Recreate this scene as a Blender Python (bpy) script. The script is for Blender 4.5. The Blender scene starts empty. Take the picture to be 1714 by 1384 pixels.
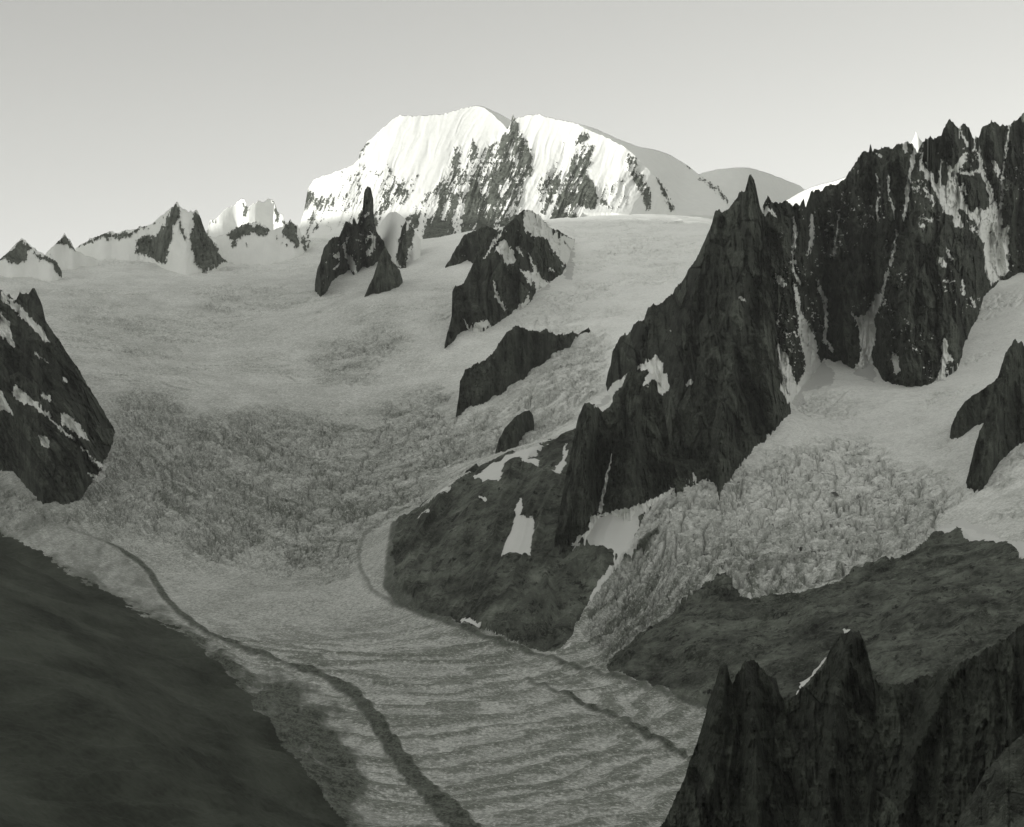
import bpy, math
import numpy as np

# ------------------------------------------------------------------ camera, sky, sun, exposure
scene = bpy.context.scene
COL = scene.collection
F = 2945.0            # focal length in photo pixels (photo 1714 x 1384)
CX, HY = 857.0, 717.0  # optical axis column, horizon row
CAMZ = 2700.0

cam_data = bpy.data.cameras.new("camera")
cam_data.sensor_width = 36.0
cam_data.lens = 36.0 * F / 1714.0
cam_data.shift_y = (HY - 692.0) / 1714.0
cam_data.clip_start = 1.0
cam_data.clip_end = 60000.0
cam = bpy.data.objects.new("camera", cam_data)
cam.location = (0, 0, CAMZ)
cam.rotation_euler = (math.radians(90), 0, 0)
COL.objects.link(cam)
scene.camera = cam

SUN_EL = 3.5
SUNH = np.array([-0.85, -0.527])          # horizontal direction towards the sun
SUNH = SUNH / np.linalg.norm(SUNH)
world = bpy.data.worlds.new("World")
scene.world = world
world.use_nodes = True
nt = world.node_tree
for n in list(nt.nodes): nt.nodes.remove(n)
sky = nt.nodes.new("ShaderNodeTexSky")
sky.sky_type = 'NISHITA'
sky.sun_disc = False
sky.sun_elevation = math.radians(SUN_EL)
sky.sun_rotation = math.atan2(SUNH[0], SUNH[1])
sky.altitude = 2700
sky.air_density = 1.0
sky.dust_density = 1.2
bw = nt.nodes.new("ShaderNodeRGBToBW")
tint = nt.nodes.new("ShaderNodeMix"); tint.data_type = 'RGBA'; tint.blend_type = 'MULTIPLY'
tint.inputs['Factor'].default_value = 1.0
tint.inputs[7].default_value = (1.0, 1.0, 0.955, 1)
bg = nt.nodes.new("ShaderNodeBackground"); bg.inputs['Strength'].default_value = 0.15
out = nt.nodes.new("ShaderNodeOutputWorld")
gm = nt.nodes.new("ShaderNodeGamma"); gm.inputs[1].default_value = 0.9
# added sky gradient, slightly brighter towards the right (north-west)
wtc = nt.nodes.new("ShaderNodeTexCoord"); wsep = nt.nodes.new("ShaderNodeSeparateXYZ"); wmr = nt.nodes.new("ShaderNodeMapRange"); wmul = nt.nodes.new("ShaderNodeMath"); wmul.operation = 'MULTIPLY'
wmr.interpolation_type = 'SMOOTHSTEP'
wmr.inputs[1].default_value = -.45; wmr.inputs[2].default_value = .45; wmr.inputs[3].default_value = .735; wmr.inputs[4].default_value = .75
nt.links.new(wtc.outputs['Generated'], wsep.inputs[0]); nt.links.new(wsep.outputs[0], wmr.inputs[0])
nt.links.new(sky.outputs[0], bw.inputs[0]); nt.links.new(bw.outputs[0], gm.inputs[0]); nt.links.new(gm.outputs[0], wmul.inputs[0]); nt.links.new(wmr.outputs[0], wmul.inputs[1])
wz = nt.nodes.new("ShaderNodeMapRange"); wz.interpolation_type = 'SMOOTHSTEP'   # added boost overhead, out of view, to lift the ambient light
wz.inputs[1].default_value = .26; wz.inputs[2].default_value = .75; wz.inputs[3].default_value = 1.0; wz.inputs[4].default_value = 2.85
wm2 = nt.nodes.new("ShaderNodeMath"); wm2.operation = 'MULTIPLY'
nt.links.new(wsep.outputs[2], wz.inputs[0]); nt.links.new(wz.outputs[0], wm2.inputs[1]); nt.links.new(wmul.outputs[0], wm2.inputs[0]); nt.links.new(wm2.outputs[0], tint.inputs[6])
nt.links.new(tint.outputs[2], bg.inputs[0]); nt.links.new(bg.outputs[0], out.inputs[0])

sun_data = bpy.data.lights.new("sun", 'SUN')
sun_data.energy = 1.9
sun_data.angle = math.radians(0.5)
sun_data.color = (1.0, 0.985, 0.94)
sun = bpy.data.objects.new("sun", sun_data)
# a sun lamp shines along its local -Z
from mathutils import Vector
sdir = Vector((SUNH[0] * math.cos(math.radians(SUN_EL)), SUNH[1] * math.cos(math.radians(SUN_EL)), math.sin(math.radians(SUN_EL))))
sun.rotation_euler = sdir.to_track_quat('Z', 'Y').to_euler()
sun.location = (-3000, -2000, 6000)
COL.objects.link(sun)

scene.view_settings.view_transform = 'Standard'
scene.view_settings.look = 'None'
scene.view_settings.gamma = 1.0
scene.view_settings.exposure = 1.78
scene.cycles.max_bounces = 6
scene.cycles.diffuse_bounces = 3
scene.cycles.volume_bounces = 0

# ------------------------------------------------------------------ noise (numpy)
def _h(ix, iy, iz, seed):
    h = (ix.astype(np.uint32) * np.uint32(374761393)) ^ (iy.astype(np.uint32) * np.uint32(668265263)) ^ (iz.astype(np.uint32) * np.uint32(2147483647 - 1234567)) ^ np.uint32((seed * 974711 + 1234567) & 0xffffffff)
    h = (h ^ (h >> np.uint32(13))) * np.uint32(1274126177)
    h = (h ^ (h >> np.uint32(16))) * np.uint32(2246822519)
    return ((h ^ (h >> np.uint32(15))) & np.uint32(0xffffff)).astype(np.float32) / np.float32(16777215.0)

def vn2(x, y, seed=0):
    x = np.asarray(x, np.float64); y = np.asarray(y, np.float64)
    ix = np.floor(x); iy = np.floor(y)
    fx = (x - ix).astype(np.float32); fy = (y - iy).astype(np.float32)
    ix = ix.astype(np.int64); iy = iy.astype(np.int64)
    ux = fx * fx * fx * (fx * (fx * 6 - 15) + 10); uy = fy * fy * fy * (fy * (fy * 6 - 15) + 10)
    z0 = np.zeros_like(ix)
    a = _h(ix, iy, z0, seed); b = _h(ix + 1, iy, z0, seed); c = _h(ix, iy + 1, z0, seed); d = _h(ix + 1, iy + 1, z0, seed)
    return (a + (b - a) * ux + (c - a) * uy + (a - b - c + d) * ux * uy) * 2 - 1

def fbm(x, y, octv=4, seed=0, gain=0.5):
    s = 0; a = 1.0; t = 0
    for o in range(octv):
        s = s + a * vn2(x * 2.03 ** o + 17.3 * o, y * 2.03 ** o - 9.1 * o, seed + o); t += a; a *= gain
    return s / t

def ridged(x, y, octv=4, seed=0, gain=0.5):
    s = 0; a = 1.0; t = 0
    for o in range(octv):
        n = 1 - np.abs(vn2(x * 2.07 ** o + 31.7 * o, y * 2.07 ** o + 5.1 * o, seed + o)) * 1.6
        s = s + a * n; t += a; a *= gain
    return s / t

def worley(x, y, seed=0):
    """distance to the nearest cell border (F2-F1) and a random value per cell"""
    ix = np.floor(x).astype(np.int64); iy = np.floor(y).astype(np.int64)
    f1 = np.full(x.shape, 9.0, np.float32); f2 = f1.copy(); cid = np.zeros_like(f1)
    z0 = np.zeros_like(ix)
    for dx in (-1, 0, 1):
        for dy in (-1, 0, 1):
            jx = ix + dx; jy = iy + dy
            px_ = jx + _h(jx, jy, z0, seed); py_ = jy + _h(jx, jy, z0 + 1, seed)
            d = np.sqrt((px_ - x) ** 2 + (py_ - y) ** 2).astype(np.float32)
            v = _h(jx, jy, z0 + 2, seed)
            near = d < f1
            f2 = np.where(near, f1, np.minimum(f2, d))
            cid = np.where(near, v, cid); f1 = np.where(near, d, f1)
    return f2 - f1, cid

def sstep(a, b, x):
    t = np.clip((x - a) / (b - a), 0, 1)
    return t * t * (3 - 2 * t)

# ------------------------------------------------------------------ survey map: outlines of snow, ice and debris as seen from the
# station, kept as coverage maps and looked up for each surveyed point of rock and ice
MX0, MY0, MW, MH = -120, 100, 1960, 1500
def new_map(): return np.zeros((MH, MW), np.float32)
def poly(m, pts, val=1.0):
    p = np.array(pts, float); xs = p[:, 0] - MX0; ys = p[:, 1] - MY0
    x0, x1 = int(max(0, xs.min() - 1)), int(min(MW - 1, xs.max() + 2)); y0, y1 = int(max(0, ys.min() - 1)), int(min(MH - 1, ys.max() + 2))
    if x1 <= x0 or y1 <= y0: return
    gx, gy = np.meshgrid(np.arange(x0, x1) + .01, np.arange(y0, y1) + .013)
    ins = np.zeros(gx.shape, bool); n = len(p)
    for i in range(n):
        xa, ya, xb, yb = xs[i], ys[i], xs[(i + 1) % n], ys[(i + 1) % n]
        if ya == yb: continue
        c = ((ya > gy) != (yb > gy)) & (gx < (xb - xa) * (gy - ya) / (yb - ya) + xa)
        ins ^= c
    sub = m[y0:y1, x0:x1]
    sub[ins] = val
def line(m, pts, val=1.0):
    """pts: (x, y, width)"""
    for (xa, ya, wa), (xb, yb, wb) in zip(pts[:-1], pts[1:]):
        w = max(wa, wb) + 2
        x0, x1 = int(max(0, min(xa, xb) - w - MX0)), int(min(MW, max(xa, xb) + w - MX0 + 1))
        y0, y1 = int(max(0, min(ya, yb) - w - MY0)), int(min(MH, max(ya, yb) + w - MY0 + 1))
        if x1 <= x0 or y1 <= y0: continue
        gx, gy = np.meshgrid(np.arange(x0, x1) + MX0, np.arange(y0, y1) + MY0)
        dx, dy = xb - xa, yb - ya; L = max(dx * dx + dy * dy, 1e-6)
        t = np.clip(((gx - xa) * dx + (gy - ya) * dy) / L, 0, 1)
        d = np.hypot(gx - xa - t * dx, gy - ya - t * dy)
        ww = (wa + (wb - wa) * t) * .5
        v = np.clip(ww - d + .5, 0, 1) * val
        sub = m[y0:y1, x0:x1]; np.maximum(sub, v, out=sub)
def blur(m, r, it=2):
    for _ in range(it):
        for ax in (0, 1):
            k = 2 * r + 1
            pad = [(0, 0), (0, 0)]; pad[ax] = (r + 1, r)
            c = np.cumsum(np.pad(m, pad, mode='edge').astype(np.float64), axis=ax)
            m = ((np.take(c, range(k, c.shape[ax]), ax) - np.take(c, range(0, c.shape[ax] - k), ax)) / k).astype(np.float32)
    return m
def look(m, px, py):
    x = np.clip(px - MX0, 0, MW - 1.001); y = np.clip(py - MY0, 0, MH - 1.001)
    ix = x.astype(np.int32); iy = y.astype(np.int32); fx = (x - ix).astype(np.float32); fy = (y - iy).astype(np.float32)
    return (m[iy, ix] * (1 - fx) + m[iy, ix + 1] * fx) * (1 - fy) + (m[iy + 1, ix] * (1 - fx) + m[iy + 1, ix + 1] * fx) * fy

def spline(pts, x):
    """monotone piecewise interpolation through (x, y) pairs"""
    p = np.array(pts, float)
    return np.interp(x, p[:, 0], p[:, 1])

def P(px, py, D):
    px = np.asarray(px, float); py = np.asarray(py, float); D = np.asarray(D, float)
    return np.stack(np.broadcast_arrays(D * (px - CX) / F, D, CAMZ + D * (HY - py) / F), -1)

# ------------------------------------------------------------------ ground relief: thin-plate surface through surveyed points
CTRL = [  # (column, row, distance)
 (0,1384,1500),(0,1150,2400),(0,1000,3400),(0,930,4300),(0,895,5400),(100,1050,3300),(200,1200,2500),(300,1384,2100),(200,1060,3900),
 (300,1120,3700),(400,1250,3000),(480,1384,2500),(570,1384,2850),(100,950,5100),(200,1010,4800),(300,1055,4500),(400,1150,3900),(470,1250,3400),
 (700,1384,2850),(900,1384,2850),(1100,1384,2850),(1300,1420,2800),(600,1200,3690),(800,1200,3690),(1000,1200,3690),(1150,1230,3500),
 (500,1100,4250),(700,1100,4250),(850,1090,4300),(950,1115,4130),(1180,1180,3780),(400,1080,4380),(300,1040,4650),
 (500,1000,4900),(600,950,5150),(300,950,5300),(400,850,5750),(600,850,5700),(250,850,5750),(150,850,5600),(0,830,5900),(0,790,6200),(-100,860,5900),
 (400,750,6300),(600,750,6250),(250,750,6350),(400,690,6650),(600,690,6600),(250,680,6700),(500,600,7400),(300,600,7400),(500,520,8200),(300,500,8400),
 (150,520,8000),(500,450,9300),(300,455,9200),(100,470,8800),(200,425,10000),(450,430,9900),(10,462,8700),(150,620,7000),(-100,500,8200),
 (700,620,7000),(650,540,7700),(700,480,8300),(700,440,8800),(600,500,8100),(750,580,7200),(850,560,7250),(950,500,7700),(1000,450,8200),(1100,400,8900),
 (1000,385,9300),(1150,380,9300),(1100,500,7600),(1000,600,6700),(900,650,6400),(1000,680,6100),(800,720,6200),(700,750,6100),(700,850,5500),(650,900,5300),
 (620,950,5080),(640,1000,4850),(900,740,5750),(830,765,5550),(740,815,5350),(1200,400,8800),(1300,420,8500),(1250,500,7500),(1200,700,5300),
 (700,1028,4640),(770,1045,4480),(850,1082,4320),(800,900,4850),(900,950,4600),(850,780,5250),(950,900,4700),(900,1010,4440),(1000,880,4650),
 (1000,1080,4280),(1000,1000,4480),(1050,950,4550),(1130,825,4800),(1150,900,4620),(1200,950,4420),(1230,790,4900),(1300,850,4700),(1300,960,4350),
 (1320,700,5150),(1400,770,4980),(1450,900,4500),(1500,930,4330),(1400,720,5250),(1400,650,5600),(1500,645,5700),(1500,700,5300),(1600,620,5850),
 (1600,720,5100),(1600,800,4750),(1550,880,4480),(1700,780,4650),(1700,900,4150),(1680,560,6050),(1700,480,6500),(1800,450,6700),(1700,650,5400),
 (1060,1075,4180),(1100,1130,3960),(1200,990,4300),(1200,1090,3950),(1300,1010,4180),(1350,1100,3800),(1300,1190,3600),(1450,970,4220),(1500,1050,3800),
 (1600,910,4300),(1700,940,4000),(1600,1150,3400),(1700,1050,3600),(1450,1250,3200),(1600,1300,2900),(1700,1350,2500),
 (1400,1520,1700),(1100,1600,1700),(800,1600,1800),(600,1600,1800),(500,1470,2100),(1700,1500,1500),
 (700,400,9700),(860,375,9900),(520,395,10400),(700,385,10600),(1000,360,10300),(1150,362,10300),(300,430,10600),(1300,390,10000)]
CW = np.array([P(*c) for c in CTRL])
EXTRA = np.array([(0,50,2540),(-800,100,2560),(800,100,2440),(-1500,900,2620),(1500,900,2400),(0,900,2330),(-300,12500,3600),(-2500,13000,3500),(2500,13000,3600),
 (4000,9000,3200),(3600,6000,3150),(-3500,9000,3500),(-3000,6500,2900),(-2600,4000,2700),(-2300,2000,2600),(2800,3000,2500),(2600,4500,2650),(0,15500,3300),(3600,14000,3300),(-4000,14000,3300)], float)
CW = np.vstack([CW, EXTRA])
SC = 1000.0
def _tps_fit(pts, vals, lam=0.0008):
    n = len(pts); d2 = ((pts[:, None] - pts[None]) ** 2).sum(-1)
    K = 0.5 * d2 * np.log(d2 + 1e-12) + lam * np.eye(n)
    Pm = np.hstack([np.ones((n, 1)), pts])
    A = np.zeros((n + 3, n + 3)); A[:n, :n] = K; A[:n, n:] = Pm; A[n:, :n] = Pm.T
    return np.linalg.solve(A, np.concatenate([vals, np.zeros(3)]))
W = _tps_fit(CW[:, :2] / SC, CW[:, 2])
# coarse grid in (slope s = x/y, log y), bicubic looked up
GS = np.linspace(-1.2, 1.2, 241); GL = np.linspace(math.log(60), math.log(17000), 260)
gs, gl = np.meshgrid(GS, GL); gy = np.exp(gl); gx = gs * gy
gxc = np.clip(gx, -4200, 4500)
q = np.stack([gxc.ravel(), gy.ravel()], -1) / SC
Z = np.zeros(len(q))
for i in range(0, len(q), 8000):
    d2 = ((q[i:i + 8000, None] - CW[None, :, :2] / SC) ** 2).sum(-1)
    Z[i:i + 8000] = (0.5 * d2 * np.log(d2 + 1e-12)) @ W[:-3] + W[-3] + q[i:i + 8000] @ W[-2:]
GZ = Z.reshape(gx.shape)
def _cub(p0, p1, p2, p3, t):
    return p1 + 0.5 * t * (p2 - p0 + t * (2 * p0 - 5 * p1 + 4 * p2 - p3 + t * (3 * (p1 - p2) + p3 - p0)))
def zbase(s, y):
    s, y = np.broadcast_arrays(np.asarray(s, float), np.asarray(y, float))
    u = np.clip((s - GS[0]) / (GS[1] - GS[0]), 1, len(GS) - 2.001); v = np.clip((np.log(np.maximum(y, 61)) - GL[0]) / (GL[1] - GL[0]), 1, len(GL) - 2.001)
    iu = np.minimum(u.astype(int), len(GS) - 3); iv = np.minimum(v.astype(int), len(GL) - 3); fu = u - iu; fv = v - iv
    r = []
    for k in (-1, 0, 1, 2):
        row = [GZ[iv + k, iu + j] for j in (-1, 0, 1, 2)]
        r.append(_cub(*row, fu))
    return _cub(*r, fv)
def ray_hit(px, py, dmin=1500):
    """first distance past dmin where the sight line to (px, py) meets the ground"""
    px = np.atleast_1d(np.asarray(px, float)); py = np.atleast_1d(np.asarray(py, float))
    D = np.arange(dmin, 13000, 12.0)
    s = (px - CX) / F
    zt = zbase(s[:, None], D[None])
    zr = CAMZ + D[None] * ((HY - py) / F)[:, None]
    under = zr <= zt
    idx = np.where(under.any(1), under.argmax(1), len(D) - 1)
    return D[idx]

# ------------------------------------------------------------------ traced maps
SNOW = new_map()     # snow lying on rock
def S(*pts): poly(SNOW, pts)
def SL(*pts): line(SNOW, pts)
# left rock wall
S((0,486),(20,500),(40,515),(60,540),(80,562),(88,578),(78,572),(50,546),(25,520),(0,502))
S((0,520),(14,540),(26,585),(12,572),(0,560))
S((22,645),(43,652),(50,663),(90,703),(126,735),(122,739),(94,714),(65,685),(22,663))
S((101,692),(123,699),(144,721),(150,739),(130,728),(105,710)); S((67,660),(83,662),(85,675),(75,672)); S((63,730),(80,735),(83,752),(72,748))
S((-10,646),(4,656),(12,665),(23,695),(10,690),(-10,680)); SL((134,746,3),(155,768,5),(177,781,6)); SL((60,590,3),(80,608,3)); SL((107,632,5),(112,636,5))
S((-80,640),(-10,690),(-10,720),(-80,700)); SL((150,795,5),(165,800,9),(180,775,6))
# far left pyramids and ridges: snow on all but the traced rock (see ROCKM)
# tall tower group
S((625,398),(632,392),(627,415),(616,432),(612,430)); SL((575,405,4),(583,440,4),(592,452,5)); SL((559,425,6),(566,428,7)); SL((603,360,3),(618,358,3)); SL((560,450,4),(566,440,4)); S((583,430),(589,425),(597,455),(592,458))
S((655,430),(668,438),(672,450),(664,446),(655,442))
# rock pyramid with the snow shoulder
S((878,354),(886,350),(905,362),(925,382),(950,398),(962,402),(960,470),(945,470),(948,450),(938,435),(915,400),(897,396),(880,388),(876,372))
S((833,405),(845,402),(858,420),(866,437),(858,444),(845,440),(838,425),(828,420)); S((862,413),(870,415),(876,430),(868,425)); SL((885,425,2),(893,445,4),(902,460,5))
S((868,450),(885,455),(897,450),(905,462),(915,470),(925,485),(900,490),(893,470),(885,478),(878,462)); SL((816,425,5),(808,433,3)); SL((845,375,3),(818,422,4))
S((793,545),(800,538),(815,532),(822,545),(790,556),(780,552)); SL((825,470,3),(832,495,5),(845,520,6)); SL((870,515,9),(885,498,5)); SL((920,452,4),(926,453,4)); SL((775,530,2),(783,548,3))
# spire massif, left and foot
S((1068,612),(1085,602),(1094,600),(1098,586),(1105,602),(1112,610),(1112,622),(1120,625),(1118,632),(1120,655),(1106,660),(1100,648),(1096,634),(1084,648),(1078,645),(1088,622),(1068,618))
S((1015,660),(1030,642),(1050,626),(1040,648),(1022,668),(1005,682),(995,680)); S((1144,645),(1160,635),(1156,645),(1148,648)); SL((1238,495,4),(1247,502,3)); SL((1121,551,3),(1123,551,3))
S((1298,578),(1304,576),(1310,590),(1320,592),(1320,610),(1330,635),(1345,665),(1352,672),(1330,680),(1320,672),(1306,650),(1308,640),(1315,640),(1305,615))
SL((1022,760,2),(1018,790,3),(1010,830,5),(1003,858,6)); 
# wall of the needles: couloirs and patches
S((1326,470),(1334,480),(1345,530),(1360,550),(1366,575),(1370,600),(1378,640),(1360,640),(1352,632),(1345,590),(1338,560),(1334,520)); S((1352,620),(1380,600),(1400,640),(1340,660),(1335,640))
SL((1340,475,5),(1330,455,3),(1327,425,4),(1332,395,7),(1328,365,3)); S((1272,348),(1280,340),(1290,342),(1300,360),(1303,367),(1292,362),(1285,350),(1283,360),(1275,350)); S((1298,455),(1305,460),(1318,478),(1310,480),(1300,470))
SL((1357,360,5),(1359,390,8),(1356,415,5),(1350,430,3)); SL((1368,470,3),(1382,505,4),(1382,540,4),(1380,570,5),(1395,585,6)); SL((1370,480,4),(1383,505,6)); SL((1405,360,3),(1400,390,3),(1395,430,3))
S((1421,520),(1432,532),(1450,528),(1460,510),(1467,492),(1476,492),(1475,505),(1463,535),(1466,555),(1460,600),(1465,640),(1425,625),(1436,610),(1440,600),(1440,560),(1432,540))
SL((1476,495,6),(1482,470,5),(1487,450,5)); SL((1531,245,8),(1528,275,6),(1522,300,6),(1518,320,8),(1516,340,6),(1512,370,2)); SL((1503,385,3),(1497,415,4),(1492,440,6)); SL((1533,225,10),(1532,250,9))
SL((1466,290,2),(1472,320,4)); SL((1470,330,4),(1468,355,3),(1470,370,3)); SL((1487,295,3),(1486,315,4),(1495,350,3),(1498,370,2))
S((1545,238),(1552,236),(1560,242),(1572,262),(1582,275),(1594,282),(1602,278),(1610,262),(1612,252),(1618,256),(1614,270),(1608,285),(1602,295),(1604,310),(1612,330),(1622,348),(1636,362),(1628,368),(1615,352),(1600,350),(1612,375),(1612,382),(1600,378),(1595,360),(1584,358),(1572,340),(1568,325),(1560,308),(1550,300),(1545,288),(1535,285),(1542,265))
SL((1604,212,3),(1612,228,4),(1622,245,5),(1632,255,3)); SL((1635,232,8),(1638,258,6),(1645,290,7),(1655,310,7),(1660,335,10),(1664,345,14))
S((1636,346),(1648,354),(1656,345),(1672,350),(1678,342),(1677,360),(1676,385),(1690,375),(1688,395),(1690,420),(1688,450),(1675,468),(1658,474),(1650,462),(1648,430),(1645,405),(1636,380),(1630,362))
SL((1690,205,5),(1686,235,3),(1682,270,3),(1678,300,4),(1677,345,3)); S((1660,262),(1668,270),(1674,290),(1672,300),(1662,280)); SL((1612,290,8),(1640,288,5)); SL((1610,312,8),(1616,322,5))
SL((1620,370,4),(1640,395,4)); SL((1584,420,3),(1592,435,5)); SL((1545,315,4),(1555,325,4),(1562,340,5)); SL((1540,375,5),(1546,382,5)); SL((1575,437,8),(1580,442,8)); SL((1538,365,3),(1560,370,3))
S((1489,583),(1495,595),(1503,598),(1508,622),(1500,628),(1496,612)); S((1574,580),(1580,568),(1588,568),(1586,590),(1596,600),(1594,606),(1584,606),(1580,640),(1565,640),(1578,598)); SL((1625,500,4),(1633,512,5)); SL((1612,475,5),(1613,490,4)); SL((1600,505,4),(1600,507,4)); SL((1450,530,3),(1432,545,3))
SL((1470,258,9),(1472,262,5)); SL((1515,240,8),(1518,255,5))
# dark rounded buttress and foot snowfields
S((868,835),(873,832),(874,850),(870,862),(885,868),(893,865),(892,900),(888,935),(860,928),(843,930),(845,910),(855,890),(862,865))
S((793,795),(812,782),(838,770),(870,752),(905,742),(905,748),(880,762),(905,768),(900,780),(870,765),(845,778),(840,795),(830,810),(825,805),(805,808)); S((922,790),(938,765),(952,742),(940,795),(930,796)); S((735,820),(755,808),(745,822),(725,835)); SL((700,856,4),(716,848,6)); SL((800,835,5),(812,838,5))
S((953,915),(965,900),(985,890),(985,865),(1005,862),(1060,848),(1100,830),(1130,815),(1120,835),(1088,850),(1070,868),(1068,885),(1060,900),(1045,915),(1035,935),(1028,925),(1012,916),(1000,910),(985,898),(975,902),(960,912))
SL((1028,920,4),(1024,940,3)); SL((1060,905,14),(1030,945,10),(1000,985,8),(985,1005,3))
S((1245,1000),(1255,990),(1267,990),(1265,1000)); SL((1380,1110,4),(1345,1145,6),(1325,1170,3)); SL((1415,1055,5),(1438,1058,5)); S((1560,885),(1600,870),(1640,880),(1680,900),(1714,905),(1780,920),(1780,935),(1714,932),(1690,905),(1660,905),(1630,905),(1600,880),(1590,893))
SL((945,1085,3),(955,1075,3)); SL((775,1035,10),(800,1050,6))
SNOWB = blur(SNOW, 1, 1); SNOWG = blur(SNOW, 5, 2); SNOWW = blur(SNOW, 9, 2)

CREST = new_map()
for ln in [[(1257,293),(1250,400),(1236,520),(1222,650),(1200,795)],[(1197,356),(1160,470),(1136,600),(1130,700)],[(1085,515),(1060,600)],[(1280,560),(1290,700)],
           [(988,675),(975,780),(955,880)],[(1086,618),(1062,740),(1045,850)],[(1343,332),(1350,430),(1347,470)],[(1385,330),(1402,450),(1415,590)],[(1457,250),(1460,350),(1447,480)],
           [(1545,330),(1530,420),(1520,520),(1525,640)],[(1590,200),(1598,275)],[(1585,400),(1600,500),(1592,620)],[(1660,205),(1668,300)],[(862,366),(835,420),(812,480),(792,548)],[(868,440),(880,500)],
           [(615,312),(612,370),(606,430)],[(545,410),(540,490)],[(645,411),(640,450),(632,490)],[(850,556),(830,600),(800,670)],[(915,556),(905,605)],[(54,482),(90,600),(120,700),(140,830)],
           [(0,560),(40,700),(70,830)],[(1700,567),(1665,700),(1640,810)],[(1211,1107),(1190,1250),(1170,1400)],[(1245,1105),(1260,1250),(1265,1400)],[(1430,1057),(1400,1180),(1380,1400)],[(1600,1114),(1540,1250),(1500,1400)]]:
    line(CREST, [(x, y, 9) for x, y in ln])
CREST = blur(CREST, 8, 3)
ROCKM = new_map()    # rock showing through on the snowy mountains
def R(*pts, v=1.0): poly(ROCKM, pts, v)
def RL(*pts, v=1.0): line(ROCKM, pts, v)
# far left pyramids
R((-40,430),(5,430),(37,398),(45,412),(47,425),(44,437),(25,440),(5,434),(-40,438)); R((74,425),(90,432),(100,448),(107,465),(98,460),(86,440),(76,434)); RL((45,412,8),(58,424,5),(75,434,5),v=.75)
R((92,409),(108,390),(116,402),(127,418),(120,416),(108,410)); RL((133,414,6),(150,402,9),(175,394,11),(200,396,11),(225,388,8),v=.8)
# snowy rock triangle
R((225,425),(228,405),(240,395),(262,392),(275,375),(285,352),(297,336),(303,350),(300,362),(292,375),(288,400),(282,420),(275,447),(265,440),(255,430),(240,428))
R((325,354),(335,355),(345,380),(350,395),(362,412),(380,440),(360,448),(340,452),(328,445),(322,420),(318,400),(320,380)); R((300,360),(306,380),(312,405),(306,400),(298,378),v=.8); RL((230,385,14),(262,372,10),(285,352,5),v=.6)
R((378,395),(390,385),(410,375),(440,378),(452,385),(450,392),(435,394),(420,392),(410,394),(398,398),(390,415),(385,412),(388,398)); RL((412,405,5),(418,420,3),v=.6); R((472,380),(485,372),(498,378),(502,412),(495,420),(488,405),(475,395)); RL((462,398,5),(480,410,6),v=.6)
RL((508,395,5),(510,418,5)); RL((515,375,3),(518,395,5),(515,415,5),v=.9)
R((512,335),(545,305),(600,288),(655,285),(700,320),(650,360),(560,385),(515,380),v=.4); R((700,392),(735,330),(765,290),(800,250),(815,250),(790,330),(775,398),v=.5); R((880,330),(900,300),(925,270),(945,235),(955,245),(930,300),(905,345),v=.42); R((1000,345),(1010,300),(1040,290),(1060,340),(1040,352),v=.4)
RL((745,292,4),(735,330,5),(716,372,6),v=.9); RL((712,322,4),(700,350,5),(690,372,4),v=.9); RL((768,325,4),(757,350,6),(750,380,6),v=.95); RL((800,300,3),(785,345,5),(775,385,6),v=.95); RL((820,245,4),(812,290,5),(800,340,5),v=.95)
RL((408,336,4),(412,350,7),(408,362,4)); RL((457,338,3),(462,352,7),(463,370,5)); RL((352,374,6),(362,368,5),v=.7); RL((475,372,5),(485,384,6),v=.7)
# great snow mountain: left flutings
RL((506,370,3),(512,340,4),(518,312,3),v=.55); RL((525,320,2),(532,350,4),v=.8); RL((600,262,4),(608,248,4),(618,238,3),v=.9); RL((665,200,3),(672,210,4),v=.5); RL((640,238,3),(644,238,4),v=.6); RL((648,272,4),(652,285,5),v=.8); RL((605,272,4),(612,284,3),v=.8)
RL((540,345,20),(565,350,14),v=.62); RL((572,290,3),(580,315,2),v=.6); RL((520,330,18),(525,380,14),v=.6)
# rock bands on the main face
R((640,330),(650,320),(665,305),(690,300),(700,290),(705,297),(690,320),(680,340),(660,352),(648,350),v=.6); R((612,385),(635,345),(644,332),(650,345),(640,362),(630,380),v=.85)
R((665,380),(700,345),(712,325),(730,312),(738,300),(745,310),(730,345),(720,365),(705,360),(690,378),v=.62)
R((753,285),(757,262),(763,245),(770,240),(776,245),(770,268),(768,290),(760,305),(750,330),(735,370),(722,375),(728,345),(742,320),v=.85)
R((782,262),(786,240),(792,235),(800,248),(798,265),(790,270),v=.8); R((705,395),(715,378),(740,368),(758,380),(760,392),(752,400),(735,397),(725,408),(713,405),v=.95); R((690,372),(698,360),(702,372),(690,392),(683,386),v=.9)
R((770,400),(775,370),(788,310),(800,290),(805,265),(812,245),(822,240),(835,235),(843,225),(852,215),(857,190),(866,205),(872,225),(885,238),(890,260),(892,290),(880,300),(873,320),(880,345),(870,372),(850,388),(835,395),(815,390),(795,395),v=.72)
R((780,330),(795,295),(802,310),(800,350),(790,390),(770,400),(772,380),v=1.0); R((840,225),(850,215),(852,260),(845,290),(838,270),v=.95); R((868,235),(885,245),(885,290),(872,300),(868,265),v=.85); R((850,310),(865,305),(868,340),(855,350),v=.9); R((822,290),(835,285),(832,345),(820,350),v=.85)
R((775,400),(810,360),(835,350),(850,370),(858,380),(830,398),(800,405),v=.85)
R((968,225),(978,215),(985,230),(975,240),(960,245),v=.75); R((960,262),(972,242),(995,240),(992,262),(985,285),(975,300),(985,320),(1000,335),(1000,350),(985,347),(962,345),(968,375),(960,392),(940,388),(918,370),(930,340),(940,310),(950,285),v=.8)
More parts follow.
